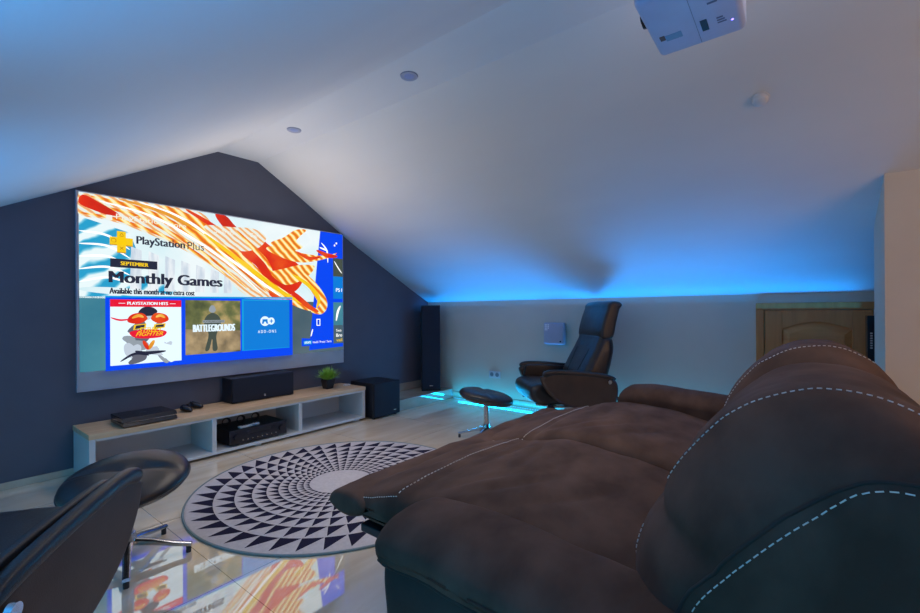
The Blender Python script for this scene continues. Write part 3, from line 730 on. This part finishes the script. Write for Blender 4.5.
# ------------------------------------------------------------------ things on the knee wall
t = thing('wall_unit', 'square pale grey ventilation unit mounted on the knee wall above the recliner', 'wall unit', (K, 2.085, .865))
bm = bmesh.new(); box(bm, -.075, -.012, -.118, .118, -.118, .118, .018, seg=4); link('housing', bm, mat('pale_grey_plastic', (0.40, 0.45, 0.60), 0.35), t, smooth=True, angle=50)
bm = bmesh.new(); box(bm, -.012, 0, -.10, .10, -.10, .10, .003); link('back_plate', bm, M_plastic, t)
bm = bmesh.new()
for i in range(3):
    for j in range(4):
        if (i, j) != (2, 3): box(bm, -.0765, -.0752, .105 - .018 * (i + 1), .117 - .018 * (i + 1), .105 - .018 * (j + 1), .118 - .018 * (j + 1), .0004)
link('sticker', bm, mat('white_sticker', (.9, .95, 1), .4), t)
bm = bmesh.new(); cyl(bm, (-.075, -.082, -.082), (-.079, -.082, -.082), .009, seg=16); link('knob', bm, M_gloss, t)
t = thing('wall_socket', 'double white power socket low on the knee wall above the round stool', 'socket', (K, 2.885, .352))
bm = bmesh.new(); box(bm, -.010, 0, -.080, .080, -.042, .042, .003); link('plate', bm, M_plastic, t)
for y in (-.038, .038):
    bm = bmesh.new(); cyl(bm, (-.0101, y, 0), (-.0125, y, 0), .026, .025, 28); k_ = link('socket_well', bm, mat('grey_plastic', (.25, .27, .3), .5), t)
    for s in (-1, 1):
        bm = bmesh.new(); cyl(bm, (-.0126, y + s * .009, 0), (-.0132, y + s * .009, 0), .0032, seg=10); link('pin_hole', bm, M_black, k_)

# ------------------------------------------------------------------ ceiling things
for i, (x, y, lab) in enumerate(((1.854, 3.039, 'small round recessed downlight, switched off, in the flat ridge strip nearest the screen wall'), (1.856, 1.816, 'round recessed downlight, switched off, further from the screen wall and nearer the camera'))):
    z = 2.5005
    t = thing('recessed_downlight', lab, 'downlight', (x, y, z), 0, 'ridge downlights')
    bm = bmesh.new(); lathe(bm, [(.030, -.002), (.036, -.004), (.050, -.005), (.053, -.001), (.053, .001)], 36); link('trim_ring', bm, mat('brushed_rim', (.35, .38, .5), .3), t, smooth=True, angle=40)
    bm = bmesh.new(); lathe(bm, [(0, -.0035), (.029, -.0035), (.031, .0)], 30); link('lens', bm, mat('frosted_lens', (.30, .36, .62), .3), t, smooth=True, angle=40)
nx = Vector((-.547, 0, -.837)).normalized()
t = thing('smoke_detector', 'small round white domed detector on the right slope of the ceiling', 'detector', (2.648, .15, cz(2.648) + .001))
q = (-nx).to_track_quat('-Z', 'Y') ; t.rotation_euler = (nx).to_track_quat('Z', 'Y').to_euler()
bm = bmesh.new(); lathe(bm, [(.040, 0), (.040, .006), (.035, .008)], 36); link('base', bm, M_plastic, t, smooth=True, angle=40)
bm = bmesh.new(); lathe(bm, [(.034, .008), (.033, .015), (.027, .022), (.014, .027), (0, .028)], 36); link('dome', bm, M_plastic, t, smooth=True, angle=60)

# projector hung upside down from the ridge
t = thing('projector', 'white projector hanging upside down from the ceiling, its underside facing the camera', 'projector', (1.755, .335, 2.15))
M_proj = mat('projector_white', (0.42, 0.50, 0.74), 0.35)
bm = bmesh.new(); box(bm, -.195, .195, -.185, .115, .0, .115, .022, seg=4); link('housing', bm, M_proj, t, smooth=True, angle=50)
bm = bmesh.new(); cyl(bm, (-.02, .114, .06), (-.02, .128, .06), .040, .038, 32); l_ = link('lens_ring', bm, M_gloss, t, smooth=True, angle=40)
bm = bmesh.new(); lathe(bm, [(0, .008), (.018, .006), (.032, 0)], 30); l2 = link('lens', bm, mat('lens_glass', (.02, .03, .08), .05), l_, smooth=True)
l2.data.transform(Matrix.Translation((-.02, .1285, .06)) @ Matrix.Rotation(-pi / 2, 4, 'X'))
bm = bmesh.new(); box(bm, -.175, .175, -.041, -.039, -.0006, .0004); link('cover_seam', bm, mat('seam_grey', (.2, .25, .4), .5), t)
bm = bmesh.new(); box(bm, .030, .102, -.076, -.054, -.0014, .0004, .0004); link('vent_slot', bm, M_black, t)
M_ink = mat('marking_ink', (.10, .13, .25), .5)
for i in range(3):
    bm = bmesh.new(); box(bm, .045 + i * .016, .052 + i * .016, -.125 - i * .004, -.105, -.0010, .0004); link('marking', bm, M_ink, t)
bm = bmesh.new(); box(bm, -.06, -.05, -.12, -.09, -.0010, .0004); link('marking', bm, M_ink, t)
bm = bmesh.new(); box(bm, .045, .085, .010, .066, -.0012, .0003, .0004); link('sticker', bm, mat('blue_grey_sticker', (.16, .30, .50), .3), t)
bm = bmesh.new(); box(bm, .040, .072, .067, .085, -.0012, .0003, .0004); link('foot_pad', bm, mat('brown_rubber', (.12, .06, .04), .5), t)
bm = bmesh.new(); cyl(bm, (.091, -.150, -.0015), (.091, -.150, .001), .004, seg=14); link('status_light', bm, emat('blue_led', (.2, .15, 1), 5), t)
bm = bmesh.new(); box(bm, .195, .1965, -.09, .07, .03, .09, .0005)
for i in range(7): box(bm, .1965, .198, -.085 + i * .022, -.075 + i * .022, .035, .085)
link('side_vent', bm, mat('vent_white', (.5, .45, .4), .5), t)
bm = bmesh.new(); cyl(bm, (0, 0, .115), (0, 0, .348), .018, seg=20); box(bm, -.07, .07, -.07, .07, .113, .121, .002); cyl(bm, (0, 0, .340), (0, 0, .349), .06, seg=28)
link('ceiling_mount', bm, M_plastic, t, smooth=True, angle=40)

# ------------------------------------------------------------------ round rug
RX, RY, RR = 1.76, 2.36, 0.87
t = thing('round_rug', 'round grey-white rug with a spiral sunburst of dark navy triangles', 'rug', (RX, RY, 0))
M_wool = mat('pale_grey_wool', (0.56, 0.52, 0.53), 0.95, spec=0.1, col2=(0.49, 0.455, 0.465), nscale=60, bump=0.6, bscale=420)
M_navyw = mat('navy_wool', (0.018, 0.016, 0.040), 0.95, spec=0.1, bump=0.6, bscale=420)
bm = bmesh.new()
lathe(bm, [(RR - .004, .0008), (RR - .001, .006), (RR - .012, .0092), (0, .0092)], 160)
for f in bm.faces: f.material_index = 0
NS = 42; NR = 9; ra = .195; q = (RR - .055 - ra) ; sc = 1.152
rs = [ra * (((RR - .012) / ra) ** (k / NR)) for k in range(NR + 1)]
for k in range(NR):
    for s in range(NS):
        a = 2 * pi * s / NS; wdt = 2 * pi / NS * .49; tw = -k * 0.0
        p = [(rs[k] * cos(a - wdt), rs[k] * sin(a - wdt)), (rs[k] * cos(a + wdt), rs[k] * sin(a + wdt)), (rs[k + 1] * .985 * cos(a - wdt * .85), rs[k + 1] * .985 * sin(a - wdt * .85))]
        p.insert(1, (rs[k] * 1.0 * cos(a), rs[k] * 1.0 * sin(a)))
        f = bm.faces.new([bm.verts.new((x, y, .0098)) for x, y in p]); f.material_index = 1
link('pile', bm, None, t, mats=[M_wool, M_navyw])
bm = bmesh.new(); tube(bm, [(RR * cos(a), RR * sin(a), .006) for a in [i * 2 * pi / 160 for i in range(160)]], .0062, 8, True)
link('bound_edge', bm, mat('grey_green_binding', (.20, .25, .26), .9), t, smooth=True)

# ------------------------------------------------------------------ round stools with tufted tops
def make_stool(label, loc, rz):
    t = thing('round_footstool', label, 'footstool', loc, rz, 'leather footstools')
    bm = bmesh.new(); nu, nv = 96, 40; rings = []
    tilt = Matrix.Translation((0, 0, .362)) @ Matrix.Rotation(radians(11), 4, 'X')
    R_ = .238
    for j in range(nv + 1):
        ph = -pi / 2 + pi * j / nv; row = []
        for i in range(nu):
            a = 2 * pi * i / nu
            rr = abs(cos(ph)) ** .55 * R_; zz = (abs(sin(ph)) ** .9) * (1 if ph > 0 else -1) * (.056 if ph > 0 else .056)
            x, y = rr * cos(a), rr * sin(a)
            if ph > 0:
                # a curved seam across the top, pulled in, with a puffed rim
                d = abs(y - .03 * cos(x / R_ * 2.2)); zz -= .016 * math.exp(-(d / .022) ** 2) * max(0, 1 - (rr / R_) ** 4)
                zz -= .012 * math.exp(-(rr / .09) ** 2)
            zz += .0015 * noise.noise(Vector((x * 14, y * 14, zz * 14)))
            row.append(bm.verts.new(tilt @ Vector((x, y, zz))))
        rings.append(row)
    for A, B in zip(rings, rings[1:]):
        for i in range(nu):
            try: bm.faces.new((A[i], A[(i + 1) % nu], B[(i + 1) % nu], B[i]))
            except ValueError: pass
    bmesh.ops.remove_doubles(bm, verts=bm.verts[:], dist=1e-5)
    s = link('seat_pad', bm, M_leather, t, smooth=True)
    bm = bmesh.new(); tube(bm, [tilt @ Vector((R_ * 1.0 * cos(a), R_ * 1.0 * sin(a), -.004)) for a in [i * 2 * pi / 80 for i in range(80)]], .004, 6, True)
    link('piping', bm, M_leather, s, smooth=True)
    bm = bmesh.new(); cyl(bm, (0, 0, .10), (0, 0, .335), .0225, seg=28); cyl(bm, (0, 0, .085), (0, 0, .125), .036, .030, 28); cyl(bm, (0, 0, .315), (0, 0, .332), .07, .09, 28)
    link('column', bm, M_chrome, t, smooth=True, angle=40)
    for k in range(5):
        a = radians(2 + 72 * k); d = Vector((cos(a), sin(a), 0)); n = Vector((-sin(a), cos(a), 0))
        bm = bmesh.new(); rows = []
        for s_, wd, h, z in ((.018, .020, .020, .088), (.10, .016, .017, .072), (.18, .014, .014, .050), (.25, .013, .012, .036)):
            c = d * s_ + Vector((0, 0, z))
            rows.append([bm.verts.new(c + n * wd * sx + Vector((0, 0, h * sz))) for sx, sz in ((-1, -.6), (1, -.6), (1, .3), (.5, .6), (-.5, .6), (-1, .3))])
        for A, B in zip(rows, rows[1:]):
            for i in range(6): bm.faces.new((A[i], A[(i + 1) % 6], B[(i + 1) % 6], B[i]))
        bm.faces.new(rows[0]); bm.faces.new(rows[-1][::-1])
        l_ = link('leg', bm, M_chrome, t, smooth=True, angle=35)
        bm = bmesh.new(); cyl(bm, d * .238, d * .238 + Vector((0, 0, .030)), .011, seg=14); link('glide', bm, M_black, l_)
    return t

S1 = make_stool('round black leather footstool on chrome legs at the far cyan-lit knee wall', (3.14, 2.16, 0), radians(45))
S2 = copy_thing(S1, (.62, 2.37, 0), radians(-36), 'round black leather footstool near the left end of the white bench')

# ------------------------------------------------------------------ swivel recliners
def make_recliner(label, loc, rz):
    t = thing('recliner_chair', label, 'armchair', loc, rz, 'leather recliner chairs')
    # seat cushion with a rolled front
    sp = [(.43, .33), (.455, .39), (.44, .445), (.36, .468), (.15, .455), (-.05, .43), (-.20, .41), (-.22, .33), (-.10, .29), (.15, .285), (.36, .29)]
    link('seat', soft(sp, -.285, .285, .05, .008, 26, 90, wrinkle=.003, wsc=(5, 5, 5)), M_leather, t, smooth=True)
    # backrest in two pads and a headrest, seen from the side
    bp = [(-.06, .42), (-.03, .52), (-.075, .62), (-.14, .74), (-.19, .84), (-.205, .87), (-.29, .87), (-.315, .78), (-.29, .64), (-.25, .50), (-.22, .40), (-.12, .37)]
    def taper(v, s):
        k = 1 - .16 * max(0, (v.z - .40)) ; return Vector((v.x * k, v.y, v.z))
    bk = link('backrest', soft(bp, -.285, .285, .055, .012, 26, 110, wrinkle=.003, wsc=(6, 6, 6), shape=taper), M_leather, t, smooth=True)
    hp = [(-.205, .865), (-.200, .92), (-.225, 1.02), (-.262, 1.12), (-.275, 1.165), (-.315, 1.188), (-.375, 1.182), (-.398, 1.155), (-.372, 1.115), (-.345, 1.02), (-.322, .92), (-.30, .865), (-.25, .85)]
    link('headrest', soft(hp, -.262, .262, .022, .008, 24, 110, wrinkle=.0025, wsc=(6, 6, 6)), M_leather, t, smooth=True)
    # seams down the back
    bm = bmesh.new(); tr = BVHTree.FromPolygons([v.co for v in bk.data.vertices], [p.vertices for p in bk.data.polygons])
    for x in (-.12, .12):
        pts = []
        for z in [.46 + .40 * k / 16 for k in range(17)]:
            h = tr.find_nearest(Vector((x * (1 + .1 * sin(z * 9)), .05, z))); pts.append(h[0] + h[1] * .0005)
        tube(bm, pts, .0028, 6)
    link('seam', bm, M_black, bk, smooth=True)
    prof = [(.375, .540), (.33, .568), (.24, .582), (.0, .588), (-.18, .580), (-.26, .556), (-.285, .51), (-.285, .37), (-.26, .30), (-.18, .265), (-.02, .262), (.12, .288), (.25, .345), (.345, .44), (.385, .52)]
    prof = [(a_, b_ - (max(0, .375 - a_) * .10 if b_ > .5 else 0)) for a_, b_ in prof]
    for s in (-1, 1):
        a, b = (.305, .372) if s > 0 else (-.372, -.305)
        p_ = link('side_panel', soft(prof, a, b, .014, .010, 8, 120, wrinkle=.0012, wsc=(4, 4, 4)), M_shell, t, smooth=True)
        bm = bmesh.new(); x = s * .382
        P_ = even(catmull([Vector(q) for q in prof], 300, True), 90)
        tube(bm, [(s * .366, q.x * .985 - .001, .445 + (q.y - .445) * .975) for q in P_], .0045, 6, True); link('piping', bm, M_piping, p_, smooth=True)
        bm = bmesh.new(); cyl(bm, (s * .380, -.205, .490), (s * .392, -.205, .490), .021, .018, 24); link('button', bm, M_chrome, p_, smooth=True, angle=40)
        # arm pad lying over the top of the panel
        ap = [(.385, .560), (.365, .592), (.28, .612), (.10, .620), (-.10, .618), (-.21, .606), (-.27, .585), (-.25, .565), (-.10, .575), (.10, .578), (.28, .568), (.35, .545)]
        ap = [(a_, b_ - max(0, .375 - a_) * .10) for a_, b_ in ap]
        a, b = (.332, .377) if s > 0 else (-.377, -.332)
        link('arm_pad', soft(ap, a, b, 0.018, .002, 14, 110, wrinkle=.0015, wsc=(5, 5, 5)), M_leather, t, smooth=True)
        # inner arm board closing the gap down to the seat
        ip = [(.34, .44), (.35, .53), (.28, .572), (-.20, .53), (-.25, .40), (0, .33), (.2, .35)]
        a, b = (.272, .304) if s > 0 else (-.304, -.272)
        link('arm_lining', soft(ip, a, b, .010, .004, 6, 80, wrinkle=.001), M_leather, t, smooth=True)
    # metal underframe, tilt knob and disc base
    bm = bmesh.new()
    for s in (-1, 1): tube(bm, [(s * .20, .40, .285), (s * .20, .20, .255), (s * .18, -.05, .235), (s * .14, -.22, .235)], .011, 10)
    box(bm, -.20, .20, -.10, .12, .225, .262, .004)
    link('underframe', bm, M_chrome, t, smooth=True, angle=40)
    bm = bmesh.new(); cyl(bm, (-.30, .30, .27), (-.345, .30, .27), .030, .028, 24); link('tilt_knob', bm, M_gloss, t, smooth=True, angle=40)
    bm = bmesh.new(); cyl(bm, (0, 0, .03), (0, 0, .226), .030, seg=28); link('column', bm, M_chrome, t, smooth=True, angle=40)
    bm = bmesh.new(); lathe(bm, [(.30, 0), (.305, .010), (.295, .020), (.10, .032), (.0, .036)], 64); link('disc_base', bm, M_gloss, t, smooth=True, angle=40)
    return t
R1 = make_recliner('high-backed black leather swivel recliner with headrest in front of the knee wall', (3.87, 1.71, 0), radians(46))
R2 = copy_thing(R1, (-.03, 1.68, 0), radians(-39), 'black leather recliner cropped by the left edge, its brown side shell towards the camera')

# ------------------------------------------------------------------ reclining sofa
sofa = thing('reclining_sofa', 'large brown suede two-seat reclining sofa with both footrests raised', 'sofa', (0, 0, 0))
def tree_of(o): return BVHTree.FromPolygons([v.co for v in o.data.vertices], [p.vertices for p in o.data.polygons])
bm = bmesh.new(); box(bm, .80, 2.98, -.12, .80, .05, .34, .02); link('base_frame', bm, M_suede2, sofa)
for x, y in ((.84, -.06), (.84, .74), (2.94, -.06), (2.94, .74)):
    bm = bmesh.new(); cyl(bm, (x, y, 0), (x, y, .055), .025, .030, 16); link('foot', bm, M_black, sofa)
def seat_folds(x0, x1):
    W = x1 - x0
    return [((x1 - .04, .98), (x0 + W * .75, .90), (x0 + W * .42, .93), .016, -.010), ((x1 - .04, .93), (x0 + W * .7, .78), (x0 + W * .30, .80), .020, -.010),
            ((x1 - .05, .86), (x0 + W * .72, .66), (x0 + W * .40, .60), .020, -.008), ((x0 + .05, .96), (x0 + W * .2, .84), (x0 + W * .42, .74), .018, -.009),
            ((x0 + .05, .86), (x0 + W * .25, .70), (x0 + W * .50, .62), .020, -.009), ((x0 + .06, .70), (x0 + W * .3, .52), (x0 + W * .6, .46), .022, -.008),
            ((x0 + .08, 1.0), (x0 + W * .5, .995), (x1 - .06, 1.0), .012, -.007), ((x1 - .10, 1.02), (x1 - .2, 1.12), (x1 - .38, 1.20), .018, -.005)]
seatP = [(1.27, .39), (1.275, .435), (1.20, .460), (1.06, .492), (1.00, .498), (.94, .512), (.80, .530), (.62, .520), (.45, .490), (.28, .455), (.16, .44), (.12, .40), (.25, .345), (.60, .34), (1.0, .365), (1.2, .375)]
footP = [(1.375, .395), (1.38, .428), (1.33, .455), (1.24, .452), (1.19, .425), (1.22, .388), (1.30, .374)]
for k, (x0, x1, sd) in enumerate(((.985, 1.835, 0.0), (1.815, 2.70, 5.3))):
    sp = [(a, b + (0.022 if k == 1 and a < .95 and b > .45 else 0)) for a, b in seatP]
    s = link('seat_cushion', soft(sp, x0, x1, .050, .022, 46, 170, wrinkle=.008, wsc=(3.2, 5.0, 5), seed=sd, r1=.05, folds=seat_folds(x0, x1)), M_suede, sofa, smooth=True)
    link('footrest', soft(footP, x0 - .012, x1 - .02, .020, .008, 40, 80, wrinkle=.006, wsc=(6, 6, 6), seed=sd + 2), M_suede, sofa, smooth=True)
    tr = tree_of(s); bm = bmesh.new()
    def top_path(pp): 
        o_ = []
        for x_, y_ in pp:
            h = tr.ray_cast(Vector((x_, y_, 1.2)), Vector((0, 0, -1)))
            if h[0]: o_.append(h[0])
        return o_
    stitches(bm, tr, top_path([(x0 + .03 + (x1 - x0 - .06) * q_ / 20, 1.05) for q_ in range(21)]), .009, .009, .0016, lift=.002, out=(0, 0, 1))
    link('cross_stitching', bm, M_thread, s)
    bm = bmesh.new(); stitches(bm, tr, top_path([(x0 + .020, 1.05 + .19 * q_ / 6) for q_ in range(7)]), .006, .006, .0014, lift=.002, out=(0, 0, 1))
    link('edge_stitching', bm, M_thread, s)
    bm = bmesh.new(); box(bm, x0 + .03, x1 - .03, .80, 1.25, .315, .345, .005)
    for q in (x0 + .08, x1 - .10): 
        tube(bm, [(q, .70, .22), (q, .95, .19), (q, 1.18, .31)], .010, 8); tube(bm, [(q + .02, .70, .30), (q + .02, .98, .26), (q + .02, 1.10, .31)], .008, 8)
    link('footrest_mechanism', bm, M_black, sofa)
# arms: a fat pillow over an upright side
def arm(xo, xi, sgn, up=0.0):
    # cross profile in (x, z); swept along y
    c = (xo + xi) / 2; h = abs(xi - xo) / 2
    pr = [(c - h * 1.0, .495), (c - h * .96, .540), (c - h * .55, .580), (c, .590), (c + h * .6, .575), (c + h * .98, .530), (c + h * .98, .47), (c + h * .6, .44), (c - h * .6, .452), (c - h * .95, .468)]
    def drop(v, s):
        y = v.y; d = max(0, (y - .62)) ; return Vector((v.x, y, v.z - .22 * d * d * (1 if v.z > .5 else .3) + (up if v.z > .5 else 0) - .07 * max(0, .7 - y) * (1 if v.z > .5 else .3)))
    pd = link('arm_pad', soft(pr, -.10, .90, .075, .004, 50, 110, axis='Y', wrinkle=.007, wsc=(5, 4, 5), seed=xo, shape=drop), M_suede, sofa, smooth=True)
    pr2 = [(c - h * .86, .10), (c - h * .88, .30), (c - h * .88, .470), (c, .475), (c + h * .88, .470), (c + h * .88, .3), (c + h * .86, .10), (c + h * .8, .055), (c, .05), (c - h * .8, .055)]
    sd = link('arm_side', soft(pr2, -.12, .85, .03, .004, 40, 120, axis='Y', wrinkle=.003, wsc=(4, 4, 4), seed=xo + 3), M_suede2, sofa, smooth=True)
    tr = tree_of(pd); bm = bmesh.new(); x = xo
    stitches(bm, tr, [(x, .90, .475), (x, .6, .480), (x, .2, .480), (x, -.05, .47)], .010, .007, .0014)
    link('stitching', bm, M_thread, pd)
    bm = bmesh.new(); tr2 = tree_of(pd)
    pts = [tr2.find_nearest(Vector((x, y, .462)))[0] for y in [.86 - .9 * i / 30 for i in range(31)]]
    tube(bm, pts, .005, 6); link('welt', bm, M_suede2, pd, smooth=True)
arm(.745, 1.035, 1, -.012); arm(3.00, 2.70, -1, .055)
# backs: lumbar roll, head roll, outer side
backP = [(.12, .44), (.24, .47), (.285, .53), (.270, .60), (.225, .655), (.222, .70), (.185, .79), (.105, .885), (.01, .940), (-.10, .945), (-.19, .89), (-.27, .76), (-.31, .60), (-.31, .30), (-.26, .12), (-.10, .12), (.05, .30)]
for k, (x0, x1, sd) in enumerate(((.87, 1.82, 1.0), (1.81, 2.78, 9.0))):
    wd_ = x1 - x0
    def roll(v, s):
        d = min(s, 1 - s) * wd_; e = max(0.0, 1 - d / .24) ** 2.0
        hh = min(1.0, max(0.0, (v.z - .42) / .14))
        fr = 1.0 if v.y > -.05 else max(0.0, 1 + (v.y + .05) * 5)
        return Vector((v.x, v.y - e * hh * (.095 + .13 * max(0, v.z - .55)) * fr, v.z - e * .085 * max(0.0, (v.z - .6) / .35)))
    bp_ = [(a, b - (.022 if k == 0 and b > .7 else 0)) for a, b in backP]
    b_ = link('back_cushion', soft(bp_, x0, x1, .035, .024, 60, 190, wrinkle=.009, wsc=(3.4, 5, 5), seed=sd, shape=roll), M_suede, sofa, smooth=True)
    tr = tree_of(b_)
    def ray_path(x, zs, top):
        P_ = []
        for z in zs:
            h = tr.ray_cast(Vector((x, 1.0, z)), Vector((0, -1, 0)))
            if h[0]: P_.append(h[0])
        for y in top:
            h = tr.ray_cast(Vector((x, y, 1.5)), Vector((0, 0, -1)))
            if h[0]: P_.append(h[0])
        return P_
    bm = bmesh.new(); xs_ = x0 + .20
    stitches(bm, tr, ray_path(xs_, [.50, .54, .58, .61], []), .008, .006, .0013)
    link('lumbar_stitching', bm, M_thread, b_)
    bm = bmesh.new(); stitches(bm, tr, ray_path(xs_, [.72, .76, .80, .84, .88], [.0, -.05, -.10, -.15, -.20]), .008, .006, .0013)
    link('headrest_stitching', bm, M_thread, b_)
    if k == 0:
        bm = bmesh.new()
        stitches(bm, tr, [(x0, .175, .50), (x0, .145, .58), (x0, .07, .68), (x0, -.01, .77), (x0, -.08, .835), (x0, -.16, .835), (x0, -.22, .78)], .010, .006, .0012, lift=.002)
        link('side_stitching', bm, M_thread, b_)
        bm = bmesh.new()
        pts = [tr.find_nearest(Vector(p))[0] for p in catmull([(x0, .195, .50), (x0, .163, .59), (x0, .088, .69), (x0, .006, .785), (x0, -.075, .852), (x0, -.16, .855), (x0, -.235, .79)], 60)]
        tube(bm, pts, .0035, 6); link('side_welt', bm, M_suede2, b_, smooth=True)
rebase(sofa, (1.87, .40, 0))
